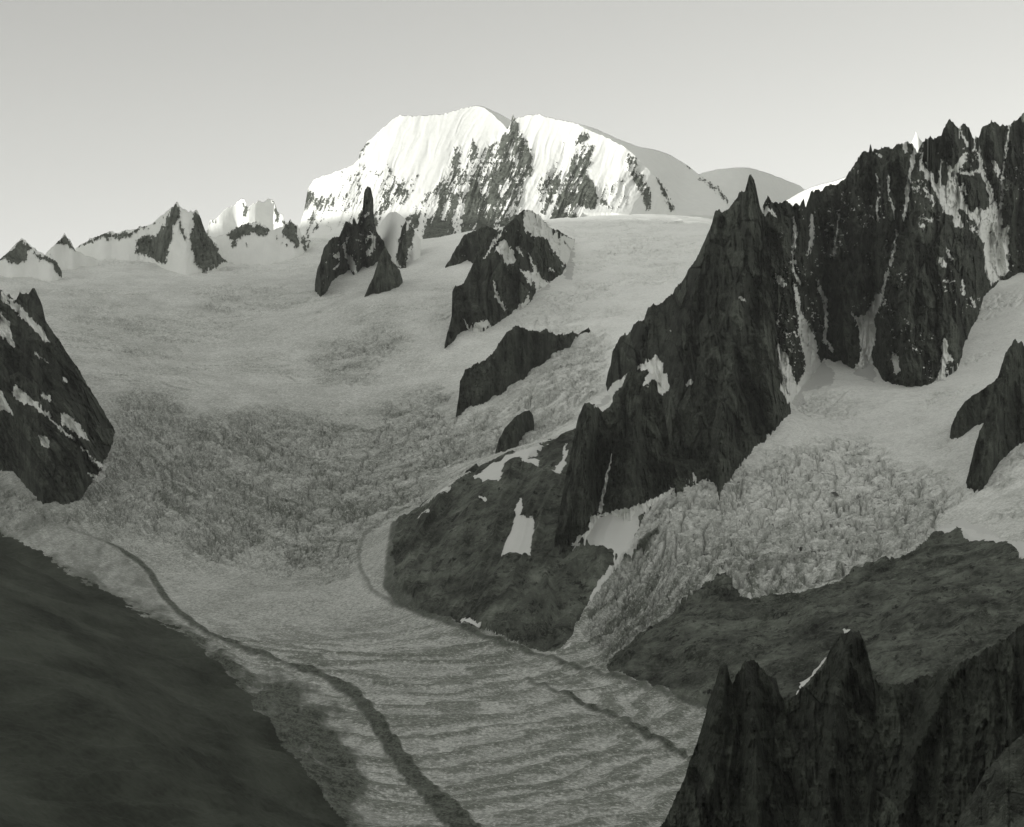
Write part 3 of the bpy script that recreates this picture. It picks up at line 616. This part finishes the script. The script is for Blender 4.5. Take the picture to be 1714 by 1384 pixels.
# ------------------------------------------------------------------ mountains
def mountain(name, top, foot, material, label=None, category="rock peak", Dtop=None, Dfoot=None, slope=58, jag=2.0, jf=1.0, step=1.2,
             rib=.22, ribw=110, tilt=0.0, speck=0.25, solid=.9, crest=1.0, mode='rock', dmin=1500, seed=1, split=None, back=1.0, carve=45, pw=1.0, ext=90, pname_=None, hit=None):
    x0, x1 = max(top[0][0], foot[0][0]), min(top[-1][0], foot[-1][0])
    n = int((x1 - x0) / step) + 2
    px = np.linspace(x0, x1, n)
    yt = spline(top, px); yb = spline(foot, px)
    jn = fbm(px / 11 * jf, px * 0 + seed, 5, 200 + seed, .75) * jag * 3.2 - np.maximum(ridged(px / 13 * jf, px * 0 + seed, 3, 230 + seed, .7) - .45, 0) * jag * 4.5
    if mode == 'rock' or jag > 1: yb = yb + fbm(px / 9, px * 0 + seed, 5, 260 + seed, .75) * 7 * np.clip((yb - yt) / 25, 0, 1)
    yt = np.minimum(yt + jn * np.clip((yb - yt) / 12, 0, 1), yb - .4)
    Df = spline(Dfoot, px) if Dfoot else ray_hit(px, yb, dmin)
    if Dfoot and hit:
        Dh = ray_hit(px, yb, dmin); Dh = np.convolve(np.pad(Dh, 4, mode='edge'), np.ones(9) / 9, 'valid'); Df = np.where(px > hit, Dh, Df)
    if not Dfoot:
        k = np.ones(9) / 9; Df = np.convolve(np.pad(Df, 4, mode='edge'), k, 'valid')
    if Dtop: Dr = np.maximum(spline(Dtop, px), Df + 5)
    else:
        hgt = Df * (yb - yt) / F
        sb = hgt / math.tan(math.radians(slope))
        k = np.ones(15) / 15; sb = np.convolve(np.pad(sb, 7, mode='edge'), k, 'valid')
        Dr = Df + sb
    hp = (yb - yt).max(); R_ = max(int(hp / step), 8)
    v = np.linspace(0, 1, R_)[:, None]
    py = yt[None] + (yb - yt)[None] * v
    lean = (Dr - Df) / np.maximum(yb - yt, 45 if mode == 'snow' else 6)
    wn = min(max(3, n // (7 if mode == 'snow' else 14)), 95 if mode == 'snow' else 33) | 1
    for _ in range(2): lean = np.convolve(np.pad(lean, wn // 2, mode='edge'), np.ones(wn) / wn, 'valid')
    q0 = Df + yb * lean
    wq = wn
    for _ in range(2 if mode == 'snow' else 0): q0 = np.convolve(np.pad(q0, wq // 2, mode='edge'), np.ones(wq) / wq, 'valid')
    D = q0[None] - py * lean[None]
    Dm = D.mean()
    a = (px[None] - CX) / F * Dm + 0 * py; b = (HY - py) / F * Dm
    hm = (hp / F * Dm)
    at = a - tilt * b
    wv = fbm(a / 160, b / 300, 3, 300 + seed) * 45
    big = ridged((at + wv) / ribw, b / (ribw * 5) + seed * 3.3, 4, 310 + seed, .55)
    med = ridged((at + wv * .6) / (ribw * .3), b / (ribw * 1.1), 4, 330 + seed, .6)
    fin = fbm(at / 9, b / 16, 3, 350 + seed, .6)
    amp = rib * min(hm, 700) * (.9 if mode == 'rock' else .6)
    env = .35 + .65 * np.sin(np.pi * np.clip(v * .92 + .08, 0, 1)) ** .7
    if mode == 'snow':
        rg = np.clip(look(ROCKG, px[None] + 0 * py, py) * 1.3, 0, 1)
        env = env * (.35 + .65 * rg)
    D = D - (big - .35) * amp * env - (med - .3) * amp * (.45 if mode == 'rock' else .45 * rg) * env - fin * min(9, hm * .03) * (1 if mode == 'rock' else .1 + .9 * rg)
    wpx = px[None] + fbm(a / 30, b / 45, 3, 360 + seed, .7) * 4 + fbm(a / 7, b / 12, 3, 365 + seed, .7) * 3.2; wpy = py + fbm(a / 30, b / 60, 3, 370 + seed, .7) * 6 + fbm(a / 7, b / 12, 3, 375 + seed, .7) * 5
    if mode == 'rock':
        # jointed pillars and blocks
        fe, fc = worley((at + wv * .8) / (ribw * .42) , b / (ribw * 1.3) + at / (ribw * 1.6), 600 + seed)
        ge, gc = worley((at + wv * .5 + b * .15) / (ribw * .16), b / (ribw * .42), 620 + seed)
        bl = min(hm / 500, 1.3) * (ribw / 110)
        D = D - ((fc - .5) * 34 + (gc - .5) * 13 - 9 * np.exp(-(fe / .07) ** 2) - 4 * np.exp(-(ge / .1) ** 2)) * bl * env
        tone = .55 * fc + .45 * gc
        sn = look(SNOWB, wpx, wpy) * (carve > 0)
        D = D - look(CREST, px[None] + fbm(a / 120, b / 90, 3, 398 + seed) * 8, py) * min(hm * .55, 260) * crest
        D = D + look(SNOWW, px[None] + 0 * py, py) * carve * np.clip((1 - v) * 3.5, .08, 1)
        led = fbm((at - b * .3) / 17, (b + at * .35) / 17, 4, 380 + seed, .75) + .5 * fbm(a / 120, b / 160, 2, 390 + seed)
        sz = fbm(a / 170, b / 220, 3, 395 + seed)
        sn = np.clip(sn * 1.05 + sstep(.72 - speck - sz * .3, 1.0 - speck - sz * .3, led) * (speck > 0), 0, 1.1)
    else:
        rk = look(ROCKB, wpx, wpy)
        st = ridged((at + wv * .3) / 20, b / 120, 4, 400 + seed, .65)
        s3 = ridged((at) / 8, b / 26, 3, 420 + seed, .6)
        pat = .55 * st + .45 * s3 + .25 * fbm(a / 60, b / 60, 3, 440 + seed)
        rocky_ = sstep(.0, .14, rk * .88 - (1 - pat) * .85) * (rk > .02)
        rocky_ = np.maximum(rocky_, sstep(.97, 1.0, rk) * solid)
        sn = 1 - rocky_
        D = D - rocky_ * 10 * min(1, hm / 150)
    Dr = D[0]
    if mode != 'rock': tone = .5 + 0 * py
    top_ = P(np.broadcast_to(px[None], py.shape), py, D)
    # below the ice, and the far side
    footp = top_[-1]
    nd = 3
    low_ = np.stack([footp + np.array([0, -8 * (i + 1), -ext * (i + 1) / nd]) for i in range(nd)])
    hcol = np.maximum(Dr * (yb - yt) / F, 3.0)
    rp = top_[0]
    nb = 7
    bk = []
    for i in range(nb, 0, -1):
        t_ = i / nb
        q_ = rp.copy()
        q_[:, 1] += t_ * hcol * .75 * back + 4
        q_[:, 0] += rp[:, 0] / rp[:, 1] * (t_ * hcol * .75 * back)
        q_[:, 2] -= t_ ** .9 * (hcol * 1.05 + ext * .6) + fbm(px / 20, px * 0 + i, 2, 470 + seed) * hcol * .05
        bk.append(q_)
    G = np.concatenate([np.stack(bk), top_, low_])
    snf = np.concatenate([np.repeat(sn[:1], nb, 0) * .8, sn, np.repeat(sn[-1:], nd, 0)])
    Vv = G.reshape(-1, 3); at_ = dict(snow=snf.ravel(), tone=np.concatenate([np.repeat(tone[:1], nb, 0), tone, np.repeat(tone[-1:], nd, 0)]).ravel()); NN = grid_normals(G)
    fq = quads(G.shape[0], G.shape[1]); gsh = (G.shape[0] - 1, G.shape[1] - 1)
    fsn = snf.ravel()[fq].mean(1).reshape(gsh) > .53
    front = np.zeros(gsh, bool); front[nb:nb + R_ - 1] = True
    pmask = (fsn if mode == 'rock' else ~fsn) & front
    pname = pname_ or ('snow_patch' if mode == 'rock' else 'rock_rib')
    def emit(nm, sel, lb, ct):
        lab, npat = patches(pmask & sel.reshape(gsh), 130, 14)
        lab = lab.ravel()
        o = build(nm, Vv, fq[sel & (lab == 0)], material, at_, NN)
        o["label"] = lb; o["category"] = ct
        for k_ in range(npat):
            ff = fq[lab == k_ + 1]; ext_ = np.ptp(Vv[ff.ravel()], axis=0)
            pn = 'snow_couloir' if (pname == 'snow_patch' and ext_[2] > 2.2 * ext_[0]) else pname
            build(pn, Vv, ff, material, at_, NN, parent=o)
        return o
    if not split:
        return emit(name, np.ones(len(fq), bool), label, category)
    # one wall of several peaks, parted along its couloirs
    gpx = np.broadcast_to(px[None], G.shape[:2]); gpy = np.concatenate([np.repeat(py[:1], nb, 0), py, np.repeat(py[-1:], nd, 0)])
    side = np.zeros(G.shape[:2], int)
    for (ln, *_r) in split[1:]:
        L = np.array(ln, float)
        side += (gpx > np.interp(gpy, L[:, 1], L[:, 0])).astype(int)
    fsd = np.round(side.ravel()[fq].mean(1) - .01).astype(int)
    for i, (ln, nm, lb, ct) in enumerate(split): emit(nm, fsd == i, lb, ct)

# --- great snow mountain and what stands behind it
mountain("snow_mountain", [(497,396),(503,372),(510,345),(515,318),(525,300),(545,293),(570,285),(592,274),(600,266),(603,252),(615,238),(640,216),(658,199),(675,193),(700,194),(740,192),(760,185),(785,178),(800,176),(812,180),(824,190),(840,205),(850,217),(855,205),(858,189),(862,198),(880,194),(900,191),(925,198),(960,206),(975,212),(1000,223),(1040,242),(1056,254),(1075,272),(1100,298),(1115,322),(1130,350),(1136,362)],
 [(497,400),(520,396),(560,392),(600,390),(640,376),(690,388),(715,408),(735,400),(765,400),(790,402),(830,398),(860,380),(880,362),(905,368),(930,386),(958,394),(966,372),(975,356),(1025,356),(1060,360),(1100,363),(1136,364)],
 SNOW_MTN, "huge sunlit snow mountain with dark rock ribs, highest summit of all", "snow mountain",
 solid=.2, Dtop=[(497,10600),(515,10900),(600,11200),(675,11500),(760,11750),(850,11500),(900,11350),(975,11200),(1056,10900),(1136,10350)],
 Dfoot=[(497,10350),(600,10100),(700,9750),(790,9650),(860,9900),(880,10000),(958,9850),(1000,10150),(1136,10320)],
 jag=.8, rib=.22, ribw=170, tilt=.42, mode='snow', seed=3, back=.6)
mountain("snow_ridge", [(795,185),(806,177),(820,183),(838,192),(858,203),(900,215),(940,212),(968,207),(1000,217),(1040,235),(1070,246),(1095,250),(1120,258),(1150,276),(1170,292),(1195,317),(1222,350)],
 [(795,230),(858,280),(968,300),(1050,345),(1100,370),(1160,360),(1222,362)], SNOW_MTN, "smooth grey shaded snow shoulder falling from the back of the great snow mountain", "snow ridge",
 Dtop=[(795,12000),(860,12250),(968,11900),(1070,12300),(1222,13000)], Dfoot=[(795,11800),(860,12000),(968,11250),(1100,10900),(1222,12000)], jag=.3, rib=.03, ribw=260, mode='snow', seed=4, back=.5)
mountain("snow_dome", [(1150,300),(1170,291),(1200,284),(1230,280),(1255,281),(1280,288),(1310,299),(1340,311),(1352,322),(1380,335)], [(1150,360),(1380,372)], SNOW_MTN,
 "pale low snow dome behind the pointed rock spire", "snow dome", Dtop=[(1150,13000),(1250,13400),(1380,14800)], Dfoot=[(1150,12400),(1250,12600),(1380,14000)], jag=.3, rib=.04, ribw=300, mode='snow', seed=5, back=.5)
mountain("snow_ridge", [(1255,356),(1290,348),(1320,333),(1345,319),(1370,310),(1400,302),(1425,293),(1450,288)], [(1255,375),(1450,380)], SNOW_MTN,
 "bright thin snow ridge just above the jagged needles' notch", "snow ridge", Dtop=[(1255,11400),(1450,10600)], Dfoot=[(1255,11000),(1450,10000)], jag=.5, rib=.03, ribw=200, mode='snow', seed=6, back=.5)
mountain("snow_peak", [(1516,262),(1525,240),(1531,228),(1533,219),(1536,228),(1545,240),(1560,262)], [(1516,330),(1560,330)], SNOW_MTN,
 "tiny sunlit snow tip showing through the notch of the needle wall", "snow peak", Dtop=[(1516,8600),(1560,8600)], Dfoot=[(1516,8400),(1560,8400)], jag=.6, rib=.05, mode='snow', seed=7, back=.5)
mountain("snow_peak", [(346,388),(352,370),(362,364),(375,351),(390,344),(397,337),(405,332),(410,337),(415,347),(424,342),(432,338),(440,340),(448,334),(457,336),(461,343),(465,354),(472,360),(476,370),(484,378),(490,383),(505,392)], [(346,402),(505,404)], SNOW_MTN,
 "bright twin topped snow peak far left of the great snow mountain", "snow peak", Dtop=[(346,11300),(505,11300)], Dfoot=[(346,10900),(505,10900)], jag=1.6, rib=.12, ribw=60, mode='snow', seed=8, back=.5)

# --- peaks along the left skyline
mountain("snowy_ridge", [(118,424),(133,411),(150,400),(180,388),(200,390),(225,384),(245,376),(262,380)], [(118,426),(160,432),(225,436),(262,440)], SNOW_MTN,
 "low snow slope topped by a thin dark rocky rim, far left skyline", "ridge", jag=1.5, rib=.1, ribw=90, mode='snow', slope=40, seed=9, dmin=7000)
mountain("rock_tooth", [(66,440),(80,421),(92,410),(100,400),(108,391),(113,399),(118,403),(126,418),(140,426),(165,436)], [(66,452),(110,452),(165,445)], SNOW_MTN,
 "small dark rock tooth above a snow hump, far left skyline", "rock tooth", jag=1.2, rib=.1, ribw=80, mode='snow', slope=48, seed=10, dmin=7000)
mountain("rock_pyramid", [(-70,440),(-20,436),(0,433),(12,424),(25,410),(37,399),(45,407),(55,413),(75,426),(90,436),(102,452),(110,468)], [(-70,470),(0,462),(60,466),(95,470),(110,472)], SNOW_MTN,
 "leftmost small snowy pyramid with a dark triangular rock face", "rock pyramid", jag=1.2, rib=.1, ribw=80, mode='snow', slope=45, seed=11, dmin=7000)
mountain("rock_peak", [(216,410),(225,392),(240,382),(262,367),(280,354),(290,346),(294,340),(297,336),(301,344),(305,351),(320,354),(330,354),(336,364),(340,378),(346,392),(352,398),(362,414),(372,430),(381,442)],
 [(216,432),(250,436),(275,450),(310,462),(340,454),(365,450),(381,446)], SNOW_MTN, "triangular rock peak with a central snow couloir on the left skyline", "rock peak", jag=1.8, rib=.28, ribw=75, mode='snow', slope=55, seed=12, dmin=7000)
mountain("rock_ridge", [(350,402),(365,394),(378,394),(390,385),(405,376),(425,374),(445,379),(456,386),(470,380),(485,372),(498,378),(506,396),(530,408)], [(350,432),(400,444),(450,444),(500,428),(530,414)], SNOW_MTN,
 "jagged rocky rim over a snow bowl, right of the triangular peak", "rock ridge", jag=2.2, rib=.14, ribw=80, mode='snow', slope=45, seed=13, dmin=7000)

# --- rocks rising from the upper icefields
mountain("snow_dome", [(628,392),(640,370),(650,357),(662,354),(674,362),(690,380),(704,402)], [(628,430),(660,445),(704,432)], SNOW_MTN,
 "smooth shaded snow dome between the tall tower and the big mountain", "snow dome", jag=.3, rib=.03, mode='snow', slope=40, seed=14, dmin=7600)
mountain("rock_tower", [(527,478),(530,455),(537,435),(542,415),(552,400),(560,394),(566,398),(572,386),(579,372),(590,376),(592,366),(598,378),(602,366),(607,350),(608,335),(610,318),(616,312),(621,317),(625,333),(624,348),(622,360),(627,372),(630,388),(638,398),(646,412),(650,425)],
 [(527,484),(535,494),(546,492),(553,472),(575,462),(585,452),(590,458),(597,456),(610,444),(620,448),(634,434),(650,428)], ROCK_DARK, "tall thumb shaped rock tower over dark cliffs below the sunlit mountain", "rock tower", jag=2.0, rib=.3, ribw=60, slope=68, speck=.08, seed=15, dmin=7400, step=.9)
mountain("rock_pyramid", [(609,498),(616,482),(624,465),(632,440),(640,420),(645,411),(651,424),(658,436),(664,446),(669,452),(674,468)], [(609,499),(625,491),(650,486),(668,480),(674,470)], ROCK,
 "small sharp rock pyramid standing in snow right of the tall tower", "rock pyramid", jag=1.0, rib=.2, ribw=60, slope=60, speck=0, seed=16, dmin=7000, step=.9)
mountain("rock_rib", [(663,440),(668,405),(673,380),(680,370),(688,366),(692,378),(690,400),(684,430),(680,448)], [(663,446),(672,452),(680,450)], ROCK,
 "short dark rock rib beside the shaded snow dome", "rock rib", jag=1.5, rib=.2, ribw=40, slope=65, speck=.1, seed=17, dmin=7200, step=.9)
mountain("rock_outcrop", [(745,446),(757,428),(766,412),(776,396),(795,386),(815,380),(835,384)], [(745,447),(770,438),(785,434),(800,440),(835,436)], ROCK,
 "dark triangular outcrop left of the snow shouldered pyramid", "rock outcrop", jag=1.5, rib=.25, ribw=60, slope=60, speck=.12, seed=18, dmin=7600, step=.9)
mountain("rock_pyramid", [(744,578),(750,552),(756,530),(752,508),(753,498),(762,480),(776,474),(785,456),(793,440),(800,424),(812,408),(828,394),(845,380),(860,366),(870,356),(878,350),(886,350),(900,360),(920,379),(945,394),(962,400)],
 [(744,580),(760,570),(775,556),(800,550),(830,546),(850,528),(885,510),(895,490),(922,476),(942,460),(955,430),(962,402)], ROCK_DARK, "dark broad rock pyramid with snow patches and a smooth snow shoulder", "rock pyramid",
 jag=1.6, rib=.28, ribw=110, slope=50, speck=.1, seed=19, dmin=6900, step=1.0)
mountain("rock_island", [(763,696),(768,665),(770,640),(778,620),(795,609),(812,604),(825,590),(840,570),(850,556),(862,545),(872,546),(885,552),(900,556),(915,554),(930,560),(945,559),(958,556),(968,560),(975,553),(985,549),(988,553)],
 [(763,698),(775,692),(785,682),(800,674),(840,657),(870,634),(900,612),(915,602),(930,588),(958,578),(962,562),(975,558),(988,554)], ROCK_DARK, "long dark cliff island in the ice below the broad pyramid", "rock island", jag=2.2, rib=.22, ribw=60, slope=66, speck=0, seed=20, dmin=5600, step=1.0)
mountain("rock_island", [(829,757),(835,735),(845,716),(860,701),(875,690),(886,687),(892,694),(894,706)], [(829,760),(845,753),(865,746),(880,727),(894,712)], ROCK_DARK, "small dark oblong rock island in broken ice above the low rounded buttress", "rock island",
 jag=1.0, rib=.15, ribw=50, slope=62, speck=0, seed=21, dmin=5300, step=1.0)

# --- wall of needles at right
mountain("needles", [(1262,372),(1270,360),(1278,342),(1285,327),(1292,340),(1300,345),(1310,341),(1318,334),(1325,345),(1334,346),(1340,340),(1344,331),(1349,347),(1358,326),(1370,316),(1385,312),(1400,309),(1415,300),(1428,278),(1440,260),(1448,250),(1455,252),(1457,238),(1460,252),(1470,251),(1490,247),(1505,241),(1520,238),(1528,243),(1535,254),(1545,236),(1552,229),(1562,232),(1575,226),(1583,212),(1590,199),(1600,212),(1606,216),(1612,206),(1622,214),(1630,232),(1638,234),(1645,212),(1655,208),(1664,202),(1680,213),(1690,214),(1700,204),(1714,186),(1760,165),(1800,150),(1900,120),(2000,200),(2150,330),(2250,420)],
 [(1262,690),(1320,678),(1345,648),(1380,606),(1405,604),(1430,618),(1445,620),(1462,606),(1480,642),(1515,645),(1550,647),(1575,636),(1605,606),(1618,570),(1642,520),(1652,490),(1675,474),(1714,456),(1800,440),(2250,430)],
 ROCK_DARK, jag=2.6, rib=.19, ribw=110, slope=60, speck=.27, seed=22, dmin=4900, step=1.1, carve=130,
 split=[(None,"rock_needles","broken row of dark needles between the pointed spire and the narrow snow couloir","rock needles"),
        ([(1531,150),(1531,250),(1520,320),(1500,390),(1487,440),(1468,520),(1455,600),(1455,800)],"rock_peak","dark twin topped peak crossed by a wide slanting snow ramp","rock peak"),
        ([(1636,150),(1636,232),(1645,290),(1660,340),(1668,420),(1668,800)],"rock_wall","dark rock wall beyond the wide white snow gully, past the twin topped peak","rock wall")])
mountain("rock_spire", [(1014,642),(1022,612),(1025,588),(1035,566),(1050,560),(1060,545),(1078,532),(1085,514),(1098,512),(1110,506),(1125,494),(1140,470),(1155,450),(1165,434),(1180,400),(1190,378),(1197,354),(1210,356),(1225,341),(1238,327),(1247,321),(1250,306),(1254,294),(1257,291),(1261,299),(1266,318),(1270,338),(1275,356),(1281,405),(1287,450),(1293,500),(1299,552),(1306,600),(1314,645),(1324,688)],
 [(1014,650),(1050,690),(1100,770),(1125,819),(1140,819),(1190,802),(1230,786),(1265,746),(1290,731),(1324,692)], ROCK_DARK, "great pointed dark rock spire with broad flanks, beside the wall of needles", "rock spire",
 Dfoot=[(1014,6280),(1050,5750),(1100,5200),(1125,4830),(1230,4900),(1324,5150)], Dtop=[(1014,6300),(1085,5950),(1200,5500),(1257,5350),(1290,5250),(1324,5160)], jag=2.4, rib=.2, ribw=120, tilt=-.1, slope=62, speck=.0, seed=23, step=1.1, hit=1128, dmin=4600)
mountain("rock_buttress", [(928,905),(936,860),(945,805),(955,760),(966,705),(976,678),(986,672),(996,677),(1008,690),(1020,682),(1035,660),(1050,640),(1062,626),(1078,618),(1086,617),(1091,632),(1096,624),(1102,645),(1108,665),(1114,700),(1122,750),(1132,790),(1142,817)],
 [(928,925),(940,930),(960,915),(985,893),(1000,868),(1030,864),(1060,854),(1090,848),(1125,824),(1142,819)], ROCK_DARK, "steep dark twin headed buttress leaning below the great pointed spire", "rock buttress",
 jag=1.6, rib=.22, ribw=75, slope=66, speck=.0, seed=24, dmin=4350, step=1.1)
mountain("rock_spur", [(1589,736),(1592,712),(1602,690),(1615,672),(1640,655),(1655,645),(1672,632),(1690,625)], [(1589,738),(1610,730),(1630,717),(1650,705),(1690,700)], ROCK_DARK,
 "small dark rounded spur behind the pointed rock over the hanging glacier", "rock spur", jag=1.2, rib=.2, ribw=60, slope=60, speck=0, seed=25, dmin=4700)
mountain("rock_point", [(1616,812),(1622,788),(1630,752),(1640,722),(1650,700),(1662,660),(1670,630),(1680,602),(1690,580),(1699,566),(1704,574),(1710,572),(1718,585),(1760,560),(1800,530),(1900,600),(1990,700)], [(1616,815),(1632,820),(1650,803),(1670,774),(1690,757),(1714,737),(1800,690),(1990,710)], ROCK_DARK,
 "pointed dark rock standing in the hanging glacier, hiding a smaller rounded spur", "rock point", jag=1.8, rib=.22, ribw=70, slope=64, speck=0, seed=26, dmin=4450)
# --- left edge and foreground
mountain("rock_wall", [(-420,700),(-300,520),(-200,420),(-110,430),(-60,455),(0,486),(24,500),(34,495),(48,492),(54,481),(62,491),(70,508),(76,536),(95,562),(120,602),(140,632),(158,662),(175,690),(188,715),(194,727)],
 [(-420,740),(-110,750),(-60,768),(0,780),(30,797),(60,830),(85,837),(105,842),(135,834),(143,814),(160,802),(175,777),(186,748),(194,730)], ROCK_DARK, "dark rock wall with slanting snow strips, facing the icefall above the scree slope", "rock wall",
 jag=2.2, rib=.22, ribw=110, tilt=-.5, slope=52, speck=0, seed=27, dmin=5300)
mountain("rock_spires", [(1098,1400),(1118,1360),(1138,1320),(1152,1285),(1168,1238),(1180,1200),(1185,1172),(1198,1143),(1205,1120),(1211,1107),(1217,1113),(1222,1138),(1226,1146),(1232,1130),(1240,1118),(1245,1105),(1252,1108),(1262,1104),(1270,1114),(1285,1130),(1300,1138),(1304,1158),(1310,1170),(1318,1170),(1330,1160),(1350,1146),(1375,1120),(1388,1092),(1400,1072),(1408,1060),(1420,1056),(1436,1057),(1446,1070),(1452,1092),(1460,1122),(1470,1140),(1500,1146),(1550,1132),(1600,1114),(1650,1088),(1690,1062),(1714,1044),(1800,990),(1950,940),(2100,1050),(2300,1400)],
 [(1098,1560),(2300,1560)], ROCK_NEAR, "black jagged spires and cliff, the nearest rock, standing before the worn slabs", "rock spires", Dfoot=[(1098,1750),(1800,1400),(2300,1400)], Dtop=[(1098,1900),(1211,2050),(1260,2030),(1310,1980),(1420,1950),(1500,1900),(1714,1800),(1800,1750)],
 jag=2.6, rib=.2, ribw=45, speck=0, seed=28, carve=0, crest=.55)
mountain("rock_shoulder", [(1580,1420),(1610,1362),(1632,1322),(1652,1288),(1680,1256),(1714,1228),(1800,1180),(2000,1300),(2100,1500)], [(1580,1560),(2100,1560)], ROCK,
 "grey rock shoulder lying in front of the black jagged spires", "rock shoulder", Dfoot=[(1580,1120),(1800,1050)], Dtop=[(1580,1300),(1714,1350),(1800,1350)], jag=1.0, rib=.15, ribw=60, speck=0, seed=29, carve=0)

# ------------------------------------------------------------------ high range behind the left shoulder of the camera, which shades the valley
tv = np.linspace(-3500, 14500, 400); across = np.linspace(-1, 1, 41)
perp = np.array([SUNH[1], -SUNH[0]]); perp = perp if perp[1] > 0 else -perp
T_, A_ = np.meshgrid(tv, across, indexing='ij')
hh = 4640 + 45 * fbm(tv / 500, tv * 0, 5, 700) 
ctr = SUNH * 7000
zz = 2300 + (hh[:, None] - 2300) * (1 - np.abs(A_)) ** 1.1 + fbm(T_ / 300, A_ * 4, 4, 710) * 120 * np.abs(A_) * 1.2
xx = ctr[0] + perp[0] * T_ + SUNH[0] * (A_ * 2400); yy = ctr[1] + perp[1] * T_ + SUNH[1] * (A_ * 2400)
Gh = np.stack([xx, yy, zz], -1)
build("hills", Gh.reshape(-1, 3), quads(400, 41), ROCK_DARK, dict(snow=np.zeros(400 * 41), tone=np.full(400 * 41, .5)), kind="structure")

# ------------------------------------------------------------------ air
allz = [v for o in scene.objects if o.type == 'MESH' for v in (min(c[2] for c in o.bound_box), max(c[2] for c in o.bound_box))]
allx = [v for o in scene.objects if o.type == 'MESH' for v in (min(c[0] for c in o.bound_box), max(c[0] for c in o.bound_box))]
ally = [v for o in scene.objects if o.type == 'MESH' for v in (min(c[1] for c in o.bound_box), max(c[1] for c in o.bound_box))]
hx0, hx1, hy0, hy1, hz0, hz1 = min(allx) - 50, max(allx) + 50, min(ally) - 50, max(ally) + 50, min(allz) - 1, max(allz) + 20
hv = np.array([(x, y, z) for z in (hz0, hz1) for y in (hy0, hy1) for x in (hx0, hx1)], float)
hf = np.array([(0, 2, 3, 1), (4, 5, 7, 6), (0, 1, 5, 4), (2, 6, 7, 3), (0, 4, 6, 2), (1, 3, 7, 5)])
hm_ = bpy.data.materials.new("air"); hm_.use_nodes = True
ht = hm_.node_tree
for n in list(ht.nodes): ht.nodes.remove(n)
pv = ht.nodes.new("ShaderNodeVolumePrincipled"); pv.inputs['Density'].default_value = 0.85e-5; pv.inputs['Color'].default_value = (.98, 1.0, .96, 1); pv.inputs['Anisotropy'].default_value = 0.0
ho = ht.nodes.new("ShaderNodeOutputMaterial"); ht.links.new(pv.outputs[0], ho.inputs['Volume'])
hz = build("haze", hv, hf, hm_, kind="stuff")
hz.data.polygons.foreach_set("use_smooth", np.zeros(6, bool))
print("verts", sum(len(o.data.vertices) for o in scene.objects if o.type == 'MESH'))
